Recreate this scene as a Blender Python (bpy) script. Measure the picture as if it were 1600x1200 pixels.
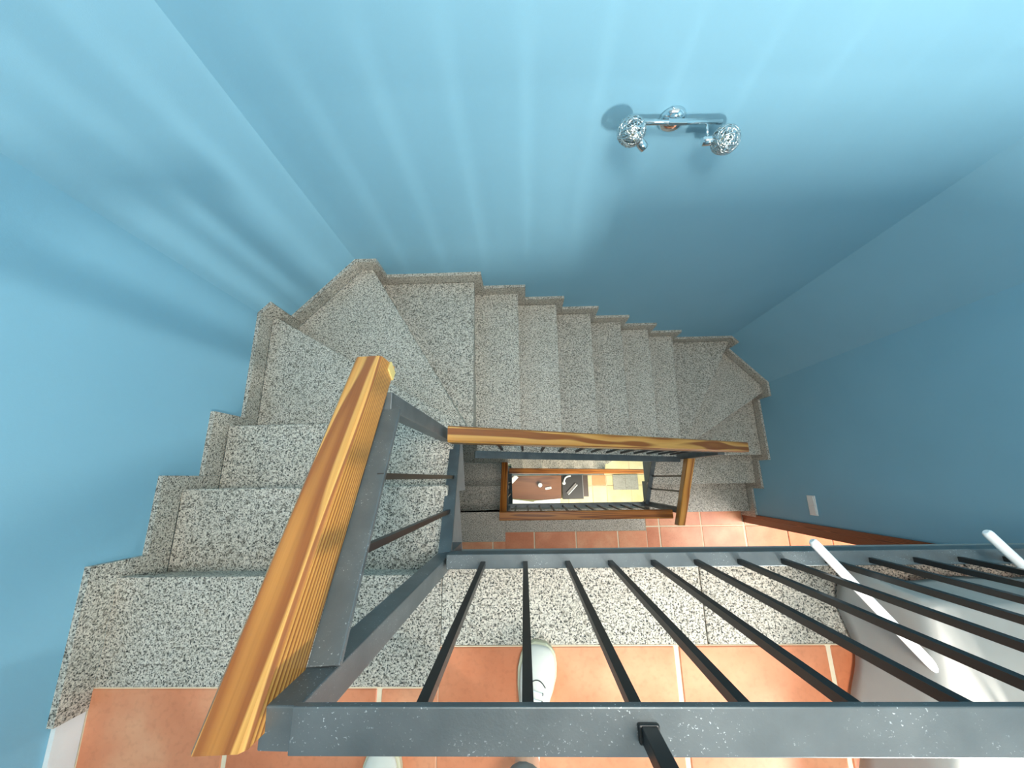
import bpy, bmesh, math, random
from mathutils import Vector, Matrix, noise
random.seed(7)
SC = bpy.context.scene
COL = SC.collection
for o in list(bpy.data.objects):
    bpy.data.objects.remove(o)

# ------------------------------------------------------------------ camera
cam_d = bpy.data.cameras.new('camera')
cam = bpy.data.objects.new('camera', cam_d)
COL.objects.link(cam)
R = Matrix(((0.999409944924515, 0.02247290003315467, 0.025975579879529094),
            (-0.015497114682225702, 0.9699303455346658, -0.2428887898762095),
            (-0.030652918662076936, 0.24234292557263423, 0.9697062983204723)))
cam.matrix_world = Matrix.Translation((0, 0, 1.2888)) @ R.to_4x4()
cam_d.sensor_fit = 'HORIZONTAL'
cam_d.sensor_width = 36.0
cam_d.lens = 586.186 * 36.0 / 1600.0
cam_d.clip_start = 0.02
SC.camera = cam

# ------------------------------------------------------------------ world, lights, exposure
W = bpy.data.worlds.new('world')
SC.world = W
W.use_nodes = True
W.node_tree.nodes['Background'].inputs[0].default_value = (0.75, 0.87, 1.0, 1)
W.node_tree.nodes['Background'].inputs[1].default_value = 1.0


def area(name, loc, target, sx, sy, power, color=(1, 1, 1), spread=180):
    d = bpy.data.lights.new(name, 'AREA')
    d.shape = 'RECTANGLE'
    d.size, d.size_y = sx, sy
    d.energy = power
    d.color = color
    d.spread = math.radians(spread)
    o = bpy.data.objects.new(name, d)
    o.location = loc
    v = Vector(target) - Vector(loc)
    o.rotation_euler = v.to_track_quat('-Z', 'Y').to_euler()
    COL.objects.link(o)
    return o


# daylight through the narrow landing window, added overhead fill, unseen fills in the rooms below
area('window_daylight', (1.6, -1.862, 0.87), (1.5, 1.2, 0.60), 0.24, 0.80, 210, (1.0, 0.96, 0.89))
area('overhead_fill', (0.30, -0.05, 2.40), (0.30, -0.05, 0), 0.7, 0.6, 54, (1.0, 0.95, 0.87))  # soft fill added under the closed ceiling
area('hall_fill', (3.3, -0.9, -0.45), (3.0, -0.8, -3), 1.0, 0.9, 85, (1.0, 0.97, 0.93))  # unseen area light added to brighten the hall floor, no fixture modelled
area('lower_landing_fill', (0.6, -1.15, -0.35), (0.6, -0.9, -3), 1.4, 0.4, 7, (1.0, 0.95, 0.88))  # weak fill added under the upper slab, not a real fitting
area('ground_fill', (1.15, -1.15, -3.35), (0.7, -0.3, -6), 1.8, 0.7, 125, (1.0, 0.93, 0.78))  # warm unseen light added below the lower landing to brighten the ground floor
SC.view_settings.view_transform = 'Standard'
SC.view_settings.look = 'None'
SC.view_settings.exposure = 0.0
SC.view_settings.gamma = 1.0
SC.view_settings.use_curve_mapping = False
try:
    SC.cycles.max_bounces = 10
    SC.cycles.diffuse_bounces = 6
except Exception:
    pass


# ------------------------------------------------------------------ materials
def srgb(r, g, b):
    f = lambda c: (c / 255) / 12.92 if c / 255 <= 0.04045 else ((c / 255 + 0.055) / 1.055) ** 2.4
    return (f(r), f(g), f(b), 1)


def new_mat(name, rough=0.5, metallic=0.0, color=(0.5, 0.5, 0.5, 1)):
    m = bpy.data.materials.new(name)
    m.use_nodes = True
    b = m.node_tree.nodes['Principled BSDF']
    b.inputs['Base Color'].default_value = color
    b.inputs['Roughness'].default_value = rough
    b.inputs['Metallic'].default_value = metallic
    return m, m.node_tree, b


def node(nt, typ, **kw):
    n = nt.nodes.new(typ)
    for k, v in kw.items():
        setattr(n, k, v)
    return n


def ramp(nt, fac, stops, interp='LINEAR'):
    r = node(nt, 'ShaderNodeValToRGB')
    r.color_ramp.interpolation = interp
    els = r.color_ramp.elements
    while len(els) < len(stops):
        els.new(0.5)
    for e, (p, c) in zip(els, stops):
        e.position = p
        e.color = c
    nt.links.new(fac, r.inputs[0])
    return r.outputs[0]


def mixc(nt, fac, a, b, blend='MIX'):
    m = node(nt, 'ShaderNodeMix', data_type='RGBA', blend_type=blend)
    for sock, v in ((0, fac), (6, a), (7, b)):
        if hasattr(v, 'is_linked'):
            nt.links.new(v, m.inputs[sock])
        else:
            m.inputs[sock].default_value = v
    return m.outputs[2]


def math_n(nt, op, a, b=None):
    m = node(nt, 'ShaderNodeMath', operation=op)
    for i, v in ((0, a), (1, b)):
        if v is None:
            continue
        if hasattr(v, 'is_linked'):
            nt.links.new(v, m.inputs[i])
        else:
            m.inputs[i].default_value = v
    return m.outputs[0]


def bump(nt, bsdf, h, strength, dist=0.002):
    b = node(nt, 'ShaderNodeBump')
    b.inputs['Strength'].default_value = strength
    b.inputs['Distance'].default_value = dist
    nt.links.new(h, b.inputs['Height'])
    nt.links.new(b.outputs[0], bsdf.inputs['Normal'])


def mat_wall():
    m, nt, b = new_mat('wall_paint_blue', 0.62)
    g = node(nt, 'ShaderNodeNewGeometry')
    n = node(nt, 'ShaderNodeTexNoise')
    n.inputs['Scale'].default_value = 2.2
    n.inputs['Detail'].default_value = 4
    nt.links.new(g.outputs['Position'], n.inputs['Vector'])
    c = ramp(nt, n.outputs['Fac'], [(0.3, srgb(129, 179, 200)), (0.7, srgb(133, 183, 204))])
    nt.links.new(c, b.inputs['Base Color'])
    n2 = node(nt, 'ShaderNodeTexNoise')
    n2.inputs['Scale'].default_value = 260
    nt.links.new(g.outputs['Position'], n2.inputs['Vector'])
    bump(nt, b, n2.outputs['Fac'], 0.12)
    return m


def mat_granite():
    m, nt, b = new_mat('granite_salt_and_pepper', 0.38)
    g = node(nt, 'ShaderNodeNewGeometry')
    big = node(nt, 'ShaderNodeTexNoise')
    big.inputs['Scale'].default_value = 9
    big.inputs['Detail'].default_value = 3
    nt.links.new(g.outputs['Position'], big.inputs['Vector'])
    n = node(nt, 'ShaderNodeTexNoise')
    n.inputs['Scale'].default_value = 200
    n.inputs['Detail'].default_value = 1.5
    n.inputs['Roughness'].default_value = 0.55
    n.inputs['Distortion'].default_value = 0.6
    nt.links.new(g.outputs['Position'], n.inputs['Vector'])
    c = ramp(nt, n.outputs['Fac'], [(0.0, srgb(40, 44, 44)), (0.375, srgb(66, 66, 64)), (0.41, srgb(146, 143, 136)),
                                    (0.46, srgb(212, 205, 194)), (0.58, srgb(243, 235, 223)), (1.0, srgb(252, 246, 235))])
    v = node(nt, 'ShaderNodeTexVoronoi')
    v.inputs['Scale'].default_value = 230
    nt.links.new(g.outputs['Position'], v.inputs['Vector'])
    c2 = ramp(nt, v.outputs['Color'], [(0.0, srgb(120, 117, 112)), (0.35, srgb(205, 200, 190)), (1.0, srgb(255, 250, 242))])
    c3 = mixc(nt, 0.5, c, mixc(nt, 1.0, c, c2, 'MULTIPLY'))
    mid = node(nt, 'ShaderNodeTexNoise')
    mid.inputs['Scale'].default_value = 88
    mid.inputs['Detail'].default_value = 1
    nt.links.new(g.outputs['Position'], mid.inputs['Vector'])
    c3 = mixc(nt, 1.0, c3, ramp(nt, mid.outputs['Fac'], [(0.33, (0.45, 0.44, 0.42, 1)), (0.43, (0.90, 0.89, 0.87, 1)), (0.50, (1, 1, 1, 1))]), 'MULTIPLY')
    t = ramp(nt, big.outputs['Fac'], [(0.3, (0.90, 0.89, 0.87, 1)), (0.7, (1, 1, 1, 1))])
    oi = node(nt, 'ShaderNodeObjectInfo')
    pv = ramp(nt, oi.outputs['Random'], [(0.0, (0.87, 0.865, 0.86, 1)), (1.0, (1, 1, 1, 1))])
    nt.links.new(mixc(nt, 1.0, mixc(nt, 1.0, c3, t, 'MULTIPLY'), pv, 'MULTIPLY'), b.inputs['Base Color'])
    return m


def mat_terracotta(name, c0, c1, c2):
    m, nt, b = new_mat(name, 0.42)
    g = node(nt, 'ShaderNodeNewGeometry')
    oi = node(nt, 'ShaderNodeObjectInfo')
    n = node(nt, 'ShaderNodeTexNoise')
    n.inputs['Scale'].default_value = 4.5
    n.inputs['Detail'].default_value = 5
    nt.links.new(g.outputs['Position'], n.inputs['Vector'])
    f = math_n(nt, 'ADD', n.outputs['Fac'], math_n(nt, 'MULTIPLY', math_n(nt, 'SUBTRACT', oi.outputs['Random'], 0.5), 0.28))
    c = ramp(nt, f, [(0.25, c0), (0.52, c1), (0.8, c2)])
    n2 = node(nt, 'ShaderNodeTexNoise')
    n2.inputs['Scale'].default_value = 60
    nt.links.new(g.outputs['Position'], n2.inputs['Vector'])
    c = mixc(nt, 1.0, c, ramp(nt, n2.outputs['Fac'], [(0.25, (0.9, 0.88, 0.86, 1)), (0.5, (1, 1, 1, 1))]), 'MULTIPLY')
    nt.links.new(c, b.inputs['Base Color'])
    bump(nt, b, n2.outputs['Fac'], 0.08)
    return m


def mat_wood(name, light, mid, dark, cz=-0.012, rings=140.0, rough=0.36):
    m, nt, b = new_mat(name, rough)
    tc = node(nt, 'ShaderNodeTexCoord')
    oi = node(nt, 'ShaderNodeObjectInfo')
    sep = node(nt, 'ShaderNodeSeparateXYZ')
    nt.links.new(tc.outputs['Object'], sep.inputs[0])
    cmb = node(nt, 'ShaderNodeCombineXYZ')
    nt.links.new(math_n(nt, 'ADD', math_n(nt, 'MULTIPLY', sep.outputs[0], 0.62), math_n(nt, 'MULTIPLY', oi.outputs['Random'], 20)), cmb.inputs[0])
    nt.links.new(math_n(nt, 'MULTIPLY', sep.outputs[1], 4), cmb.inputs[1])
    nt.links.new(math_n(nt, 'MULTIPLY', sep.outputs[2], 4), cmb.inputs[2])
    n = node(nt, 'ShaderNodeTexNoise')
    n.inputs['Scale'].default_value = 1.3
    n.inputs['Detail'].default_value = 2.2
    nt.links.new(cmb.outputs[0], n.inputs['Vector'])
    n2 = node(nt, 'ShaderNodeTexNoise')
    n2.inputs['Scale'].default_value = 3.1
    n2.inputs['Detail'].default_value = 1
    nt.links.new(cmb.outputs[0], n2.inputs['Vector'])
    w1 = math_n(nt, 'MULTIPLY', math_n(nt, 'SUBTRACT', n.outputs['Fac'], 0.5), 0.085)
    w2 = math_n(nt, 'MULTIPLY', math_n(nt, 'SUBTRACT', n2.outputs['Fac'], 0.5), 0.012)
    yy = math_n(nt, 'ADD', math_n(nt, 'ADD', sep.outputs[1], w1), 0.008)
    zz = math_n(nt, 'ADD', math_n(nt, 'SUBTRACT', sep.outputs[2], cz), w2)
    r = math_n(nt, 'SQRT', math_n(nt, 'ADD', math_n(nt, 'MULTIPLY', yy, yy), math_n(nt, 'MULTIPLY', zz, zz)))
    fr = math_n(nt, 'FRACT', math_n(nt, 'MULTIPLY', r, rings))
    c = ramp(nt, fr, [(0.0, light), (0.40, mid), (0.74, dark), (0.90, dark), (1.0, light)])
    fib = node(nt, 'ShaderNodeTexNoise')
    fib.inputs['Scale'].default_value = 40
    cm2 = node(nt, 'ShaderNodeCombineXYZ')
    nt.links.new(math_n(nt, 'MULTIPLY', sep.outputs[0], 0.12), cm2.inputs[0])
    nt.links.new(math_n(nt, 'MULTIPLY', sep.outputs[1], 6), cm2.inputs[1])
    nt.links.new(math_n(nt, 'MULTIPLY', sep.outputs[2], 6), cm2.inputs[2])
    nt.links.new(cm2.outputs[0], fib.inputs['Vector'])
    c = mixc(nt, 1.0, c, ramp(nt, fib.outputs['Fac'], [(0.3, (0.86, 0.84, 0.80, 1)), (0.6, (1, 1, 1, 1))]), 'MULTIPLY')
    nt.links.new(c, b.inputs['Base Color'])
    b.inputs['Coat Weight'].default_value = 0.25
    b.inputs['Coat Roughness'].default_value = 0.25
    return m


def mat_steel():
    m, nt, b = new_mat('painted_grey_steel', 0.42, 0.35)
    g = node(nt, 'ShaderNodeNewGeometry')
    n = node(nt, 'ShaderNodeTexNoise')
    n.inputs['Scale'].default_value = 14
    n.inputs['Detail'].default_value = 6
    nt.links.new(g.outputs['Position'], n.inputs['Vector'])
    c = ramp(nt, n.outputs['Fac'], [(0.3, srgb(84, 92, 95)), (0.7, srgb(102, 109, 111))])
    sp = node(nt, 'ShaderNodeTexNoise')
    sp.inputs['Scale'].default_value = 330
    sp.inputs['Detail'].default_value = 2
    nt.links.new(g.outputs['Position'], sp.inputs['Vector'])
    s = ramp(nt, sp.outputs['Fac'], [(0.66, (0, 0, 0, 1)), (0.72, (1, 1, 1, 1))])
    pt = ramp(nt, n.outputs['Fac'], [(0.45, (0, 0, 0, 1)), (0.65, (1, 1, 1, 1))])
    c = mixc(nt, mixc(nt, 1.0, s, pt, 'MULTIPLY'), c, srgb(188, 196, 198))
    nt.links.new(c, b.inputs['Base Color'])
    bump(nt, b, sp.outputs['Fac'], 0.15, 0.001)
    return m


def mat_plain(name, col, rough=0.5, metallic=0.0, var=0.06, scale=20):
    m, nt, b = new_mat(name, rough, metallic)
    g = node(nt, 'ShaderNodeNewGeometry')
    n = node(nt, 'ShaderNodeTexNoise')
    n.inputs['Scale'].default_value = scale
    n.inputs['Detail'].default_value = 3
    nt.links.new(g.outputs['Position'], n.inputs['Vector'])
    lo = tuple(c * (1 - var) for c in col[:3]) + (1,)
    hi = tuple(min(1, c * (1 + var)) for c in col[:3]) + (1,)
    nt.links.new(ramp(nt, n.outputs['Fac'], [(0.3, lo), (0.7, hi)]), b.inputs['Base Color'])
    return m


M = {}
M['wall'] = mat_wall()
M['granite'] = mat_granite()
M['tile'] = mat_terracotta('terracotta_tile', srgb(204, 120, 80), srgb(222, 142, 102), srgb(234, 170, 130))
M['cream_tile'] = mat_terracotta('cream_floor_tile', srgb(230, 208, 150), srgb(240, 222, 168), srgb(246, 234, 190))
M['orange_tile'] = mat_plain('orange_floor_tile', srgb(232, 160, 105), 0.4)
M['grout'] = mat_plain('pale_grout', srgb(232, 214, 184), 0.8)
M['pine'] = mat_wood('varnished_pine', srgb(210, 158, 84), srgb(196, 136, 62), srgb(142, 82, 32))
M['pine_cut'] = mat_plain('raw_sawn_pine', srgb(206, 184, 116), 0.7)
M['oak'] = mat_wood('varnished_dark_pine', srgb(190, 122, 50), srgb(176, 106, 40), srgb(128, 70, 22))
M['jamb'] = mat_wood('red_brown_door_wood', srgb(150, 86, 52), srgb(136, 74, 44), srgb(96, 48, 30))
M['steel'] = mat_steel()
M['black_steel'] = mat_plain('dark_painted_steel_bars', srgb(26, 29, 30), 0.4, 0.1)
M['plaster'] = mat_plain('grey_plaster', srgb(170, 164, 158), 0.8)
M['ceiling'] = mat_plain('white_ceiling_paint', srgb(235, 235, 232), 0.8, 0, 0.02)
M['chrome'] = mat_plain('chrome', srgb(225, 230, 232), 0.08, 1.0, 0.02)
M['wire'] = mat_plain('silver_wire', srgb(214, 220, 220), 0.16, 1.0, 0.03)
M['bulb'] = mat_plain('pale_bulb_glass', srgb(236, 234, 205), 0.2)
M['white_plastic'] = mat_plain('white_plastic', srgb(236, 236, 232), 0.35, 0, 0.02)
M['white_tube'] = mat_plain('white_coated_tube', srgb(240, 242, 242), 0.3, 0, 0.02)
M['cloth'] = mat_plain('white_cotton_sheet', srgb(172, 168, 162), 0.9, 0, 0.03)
M['shoe'] = mat_plain('white_canvas', srgb(214, 213, 203), 0.75, 0, 0.04)
M['sole'] = mat_plain('cream_rubber_sole', srgb(206, 204, 176), 0.6)
M['lace'] = mat_plain('white_laces', srgb(235, 238, 236), 0.8)
M['eyelet'] = mat_plain('dark_stitching', srgb(60, 64, 62), 0.7)
M['skin'] = mat_plain('skin', srgb(214, 168, 140), 0.5, 0, 0.03)
M['trouser'] = mat_plain('grey_trouser_cloth', srgb(118, 124, 122), 0.9)
M['shirt'] = mat_plain('plain_light_shirt_cloth', srgb(196, 190, 180), 0.9)
M['hair'] = mat_plain('dark_brown_hair', srgb(58, 42, 32), 0.6)
M['desk'] = mat_wood('brown_desk_wood', srgb(124, 78, 48), srgb(118, 72, 44), srgb(100, 60, 36), -0.6, 60)
M['dark_wood'] = mat_plain('dark_brown_veneer', srgb(70, 52, 42), 0.4)
M['black'] = mat_plain('black_plastic', srgb(34, 32, 32), 0.4)
M['grey_plastic'] = mat_plain('grey_plastic', srgb(120, 116, 114), 0.4)
gm, gnt, gb = new_mat('window_glass', 0.03, 0, (0.95, 0.98, 1, 1))
gb.inputs['Transmission Weight'].default_value = 1.0
gb.inputs['IOR'].default_value = 1.1
M['glass'] = gm


# ------------------------------------------------------------------ helpers
def finish(name, me, mat, parent=None, kind=None):
    o = bpy.data.objects.new(name, me)
    COL.objects.link(o)
    if mat:
        me.materials.append(mat)
    if parent is not None:
        attach(o, parent)
    if kind:
        o['kind'] = kind
    return o


def attach(o, parent):
    o.parent = parent
    pm = Matrix.Translation(parent.location)
    if parent.parent is not None:
        pm = Matrix.Translation(parent.parent.location)
    if parent.type == 'MESH':
        pm = MW[parent.name]
    o.matrix_parent_inverse = pm.inverted()


MW = {}


def reg(o, mw=None):
    mw = mw or Matrix.Identity(4)
    MW[o.name] = mw
    return o


def thing(name, label, cat, loc=(0, 0, 0), group=None):
    o = bpy.data.objects.new(name, None)
    o.empty_display_size = 0.1
    o.location = loc
    COL.objects.link(o)
    o['label'] = label
    o['category'] = cat
    if group:
        o['group'] = group
    return o


def tag(o, label, cat, group=None):
    o['label'] = label
    o['category'] = cat
    if group:
        o['group'] = group
    return o


def pyd(name, verts, faces, mat, parent=None, kind=None, smooth=False):
    me = bpy.data.meshes.new(name)
    me.from_pydata([tuple(v) for v in verts], [], faces)
    bm = bmesh.new()
    bm.from_mesh(me)
    bmesh.ops.recalc_face_normals(bm, faces=bm.faces)
    if smooth:
        for f in bm.faces:
            f.smooth = True
    bm.to_mesh(me)
    bm.free()
    return reg(finish(name, me, mat, parent, kind))


def bevel_mod(o, w, seg=2):
    b = o.modifiers.new('bevel', 'BEVEL')
    b.width = w
    b.segments = seg
    b.limit_method = 'ANGLE'
    return o


BOXF = [(0, 1, 2, 3), (4, 7, 6, 5), (0, 4, 5, 1), (1, 5, 6, 2), (2, 6, 7, 3), (3, 7, 4, 0)]


def box(name, lo, hi, mat, parent=None, kind=None, bev=0):
    (a, b, c), (d, e, f) = lo, hi
    vs = [(a, b, c), (d, b, c), (d, e, c), (a, e, c), (a, b, f), (d, b, f), (d, e, f), (a, e, f)]
    o = pyd(name, vs, BOXF, mat, parent, kind)
    if bev:
        bevel_mod(o, bev)
    return o


def prism(name, poly, z0, z1, mat, parent=None, kind=None, bev=0):
    n = len(poly)
    vs = [(x, y, z0) for x, y in poly] + [(x, y, z1) for x, y in poly]
    fs = [tuple(range(n)), tuple(range(2 * n - 1, n - 1, -1))]
    fs += [(i, (i + 1) % n, n + (i + 1) % n, n + i) for i in range(n)]
    o = pyd(name, vs, fs, mat, parent, kind)
    if bev:
        bevel_mod(o, bev, 1)
    return o


def frame_mat(p0, p1, up=(0, 0, 1)):
    p0, p1 = Vector(p0), Vector(p1)
    x = (p1 - p0).normalized()
    z = Vector(up)
    if abs(x.dot(z)) > 0.98:
        z = Vector((0, 1, 0))
    y = z.cross(x).normalized()
    z = x.cross(y).normalized()
    m = Matrix((x, y, z)).transposed().to_4x4()
    m.translation = (p0 + p1) / 2
    return m, (p1 - p0).length


def bar(name, p0, p1, w, h, mat, parent=None, bev=0, up=(0, 0, 1), prof=None, shear=0.0):
    """a bar with its own frame: x along, y across (w), z up (h), centred on p0-p1"""
    m, L = frame_mat(p0, p1, up)
    pr = prof or [(-w / 2, -h / 2), (w / 2, -h / 2), (w / 2, h / 2), (-w / 2, h / 2)]
    n = len(pr)
    vs = [(-L / 2 + z * shear, y, z) for y, z in pr] + [(L / 2 + z * shear, y, z) for y, z in pr]
    fs = [tuple(range(n)), tuple(range(2 * n - 1, n - 1, -1))]
    fs += [(i, (i + 1) % n, n + (i + 1) % n, n + i) for i in range(n)]
    o = pyd(name, vs, fs, mat, None)
    o.matrix_basis = m
    MW[o.name] = m
    if parent is not None:
        attach(o, parent)
    if bev:
        bevel_mod(o, bev)
    return o


def tube(name, pts, r, mat, parent=None, seg=10, cap=True, radii=None):
    bm = bmesh.new()
    add_tube(bm, pts, r, seg, radii)
    me = bpy.data.meshes.new(name)
    bmesh.ops.recalc_face_normals(bm, faces=bm.faces)
    bm.to_mesh(me)
    bm.free()
    return reg(finish(name, me, mat, parent))


def add_tube(bm, pts, r, seg=10, radii=None, closed=False):
    pts = [Vector(p) for p in pts]
    rings = []
    prev = None
    n = len(pts)
    for i, p in enumerate(pts):
        if closed:
            d = (pts[(i + 1) % n] - pts[i - 1]).normalized()
        else:
            d = (pts[min(i + 1, n - 1)] - pts[max(i - 1, 0)]).normalized()
        if prev is None:
            a = Vector((0, 0, 1)) if abs(d.z) < 0.9 else Vector((1, 0, 0))
            u = d.cross(a).normalized()
        else:
            u = (prev - d * prev.dot(d)).normalized()
        prev = u
        v = d.cross(u)
        rr = radii[i] if radii else r
        ring = [bm.verts.new(p + (u * math.cos(t) + v * math.sin(t)) * rr) for t in [2 * math.pi * k / seg for k in range(seg)]]
        rings.append(ring)
    pairs = list(zip(rings, rings[1:])) + ([(rings[-1], rings[0])] if closed else [])
    for a, b in pairs:
        for k in range(seg):
            f = bm.faces.new((a[k], a[(k + 1) % seg], b[(k + 1) % seg], b[k]))
            f.smooth = True
    if not closed:
        bm.faces.new(rings[0])
        bm.faces.new(rings[-1][::-1])


def lathe(name, prof, origin, axis, mat, parent=None, seg=28, smooth=True):
    """prof: (distance along axis, radius)"""
    ax = Vector(axis).normalized()
    a = Vector((0, 0, 1)) if abs(ax.z) < 0.9 else Vector((1, 0, 0))
    u = ax.cross(a).normalized()
    v = ax.cross(u)
    o = Vector(origin)
    vs, fs = [], []
    for t, r in prof:
        for k in range(seg):
            th = 2 * math.pi * k / seg
            vs.append(o + ax * t + (u * math.cos(th) + v * math.sin(th)) * max(r, 1e-5))
    for i in range(len(prof) - 1):
        for k in range(seg):
            fs.append((i * seg + k, i * seg + (k + 1) % seg, (i + 1) * seg + (k + 1) % seg, (i + 1) * seg + k))
    fs.append(tuple(range(seg)))
    fs.append(tuple(range((len(prof) - 1) * seg, len(prof) * seg))[::-1])
    ob = pyd(name, vs, fs, mat, parent)
    if smooth:
        for f in ob.data.polygons:
            f.use_smooth = len(f.vertices) == 4
    return ob


# ------------------------------------------------------------------ polyline along the wall (skirting face)
OUT = [(-1.32, -0.70), (-1.32, 0.832), (-0.944, 1.225), (1.944, 1.225), (2.305, 0.83), (2.305, -0.42)]


def offset_poly(pl, d):
    res = []
    for i, p in enumerate(pl):
        p = Vector(p)
        ns = []
        if i > 0:
            e = (p - Vector(pl[i - 1])).normalized()
            ns.append(Vector((-e.y, e.x)))
        if i < len(pl) - 1:
            e = (Vector(pl[i + 1]) - p).normalized()
            ns.append(Vector((-e.y, e.x)))
        n = sum(ns, Vector((0, 0))).normalized()
        res.append(tuple(p + n * d / n.dot(ns[0])))
    return res


def lens(pl):
    s = [0]
    for a, b in zip(pl, pl[1:]):
        s.append(s[-1] + (Vector(b) - Vector(a)).length)
    return s


def at_s(pl, ss, s):
    for i in range(len(pl) - 1):
        if s <= ss[i + 1] or i == len(pl) - 2:
            t = (s - ss[i]) / (ss[i + 1] - ss[i])
            return tuple(Vector(pl[i]).lerp(Vector(pl[i + 1]), t))


def sub(pl, ss, a, b):
    return [at_s(pl, ss, a)] + [p for p, s in zip(pl, ss) if a + 1e-4 < s < b - 1e-4] + [at_s(pl, ss, b)]


def param(pl, ss, p):
    best = None
    P = Vector(p)
    for i in range(len(pl) - 1):
        A, B = Vector(pl[i]), Vector(pl[i + 1])
        t = max(0, min(1, (P - A).dot(B - A) / (B - A).length_squared))
        d = (A.lerp(B, t) - P).length
        if best is None or d < best[0]:
            best = (d, ss[i] + t * (ss[i + 1] - ss[i]))
    return best[1]


OS = lens(OUT)
OUTW = offset_poly(OUT, 0.02)      # wall surface
OUTB = offset_poly(OUT, 0.14)      # back of the wall

# ------------------------------------------------------------------ room shell
ZB, ZT = -6.0, 2.5
YS = -1.75


def wall_seg(name, i, z0=ZB, z1=ZT, a=None, b=None):
    p0 = a or OUTW[i]
    p1 = b or OUTW[i + 1]
    q0 = OUTB[i] if a is None else (a[0] + OUTB[i][0] - OUTW[i][0], a[1])
    q1 = OUTB[i + 1] if b is None else (b[0] + OUTB[i + 1][0] - OUTW[i + 1][0], b[1])
    return prism(name, [p0, p1, q1, q0], z0, z1, M['wall'], None, 'structure')


wall_seg('wall_left', 0, a=(OUTW[0][0], YS - 0.12))
wall_seg('wall_far_left', 1)
wall_seg('wall_far', 2)
wall_seg('wall_far_right', 3)
JY = -0.44                          # edge of the doorway in the right wall
wr = wall_seg('wall_right', 4, b=(OUTW[5][0], JY))
XR = OUTW[5][0]
XL = OUTW[0][0]
box('wall_right_upper', (XR, YS - 0.12, -0.90), (XR + 0.12, JY, ZT), M['wall'], None, 'structure')
box('wall_right_lower', (XR, YS - 0.12, ZB), (XR + 0.12, JY, -3.26), M['wall'], None, 'structure')
box('wall_right_near', (XR, YS - 0.12, -3.0), (XR + 0.12, -1.30, -0.90), M['wall'], None, 'structure')
# near wall with the narrow window slot
WX0, WX1, WZ0, WZ1 = 1.44, 1.76, 0.42, 1.34
box('wall_near', (XL, YS - 0.12, ZB), (WX0, YS, ZT), M['wall'], None, 'structure')
box('wall_near_right', (WX1, YS - 0.12, ZB), (XR, YS, ZT), M['wall'], None, 'structure')
box('wall_near_low', (WX0, YS - 0.12, ZB), (WX1, YS, WZ0), M['wall'], None, 'structure')
box('wall_near_high', (WX0, YS - 0.12, WZ1), (WX1, YS, ZT), M['wall'], None, 'structure')
win = box('window_1', (WX0, YS - 0.12, WZ0), (WX1, YS + 0.03, WZ0 + 0.03), M['white_plastic'], None, 'structure')
for nm, lo, hi in (('window_frame', (WX0, YS - 0.05, WZ0 + 0.03), (WX0 + 0.03, YS - 0.01, WZ1)),
                   ('window_frame', (WX1 - 0.03, YS - 0.05, WZ0 + 0.03), (WX1, YS - 0.01, WZ1)),
                   ('window_frame', (WX0 + 0.03, YS - 0.05, WZ1 - 0.03), (WX1 - 0.03, YS - 0.01, WZ1))):
    box(nm, lo, hi, M['white_plastic'], win)
box('window_pane', (WX0, YS - 0.119, WZ0 + 0.03), (WX1, YS - 0.115 - 0.0008, WZ1), M['glass'], win)
prism('ceiling', [(XL - 0.1, YS - 0.12), (XR + 0.1, YS - 0.12), (XR + 0.1, 1.36), (XL - 0.1, 1.36)], ZT, ZT + 0.1, M['ceiling'], None, 'structure')


def floor_slab(name, z, yfront, xsplit=None):
    yb, xb = -0.262 - 0.100 + (yfront + 0.262), -0.27
    return prism(name, [(XL, YS), (XR, YS), (XR, yfront), (xb, yfront), (xb, yb), (XL, yb)], z - 0.25, z - 0.031, M['plaster'], None, 'structure')


def tile_grid(parent, z, xs, ys, clip, mat, gap=0.013, skip=None, special=None, name='tile'):
    """tiles between consecutive joints, clipped to a rectangle list"""
    for i in range(len(xs) - 1):
        for j in range(len(ys) - 1):
            lo = [xs[i] + gap / 2, ys[j] + gap / 2]
            hi = [xs[i + 1] - gap / 2, ys[j + 1] - gap / 2]
            for cx0, cy0, cx1, cy1 in clip:
                a, b = max(lo[0], cx0), max(lo[1], cy0)
                c, d = min(hi[0], cx1), min(hi[1], cy1)
                if c - a > 0.015 and d - b > 0.015:
                    m = mat
                    if special and (i, j) in special:
                        m = special[(i, j)]
                    dz = random.uniform(-0.0008, 0.0008)
                    o = box(name, (a, b, z - 0.014), (c, d, z + dz), m, parent, None)
                    bevel_mod(o, 0.003, 1)


def bed(parent, z, rects):
    for a, b, c, d in rects:
        box('grout_bed', (a, b, z - 0.031), (c, d, z - 0.003), M['grout'], parent)


T = 0.4433
# upper landing
up_floor = floor_slab('floor', 0.0, -0.262)
xs = [-1.33] + [-0.4436 + T * k for k in range(-1, 7)]
xs = [x for x in xs if x < XR] + [XR]
bed(up_floor, 0.0, [(XL, YS, -0.2665, -0.5985), (-0.2665, YS, XR, -0.4915)])
tile_grid(up_floor, 0.0, xs, [YS, -0.49 - 3 * T + 0.09, -0.49 - 2 * T, -0.49 - T, -0.484],
          [(-1.335, YS, -0.268, -0.602), (-0.268, YS, XR, -0.494)], M['tile'])
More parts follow.
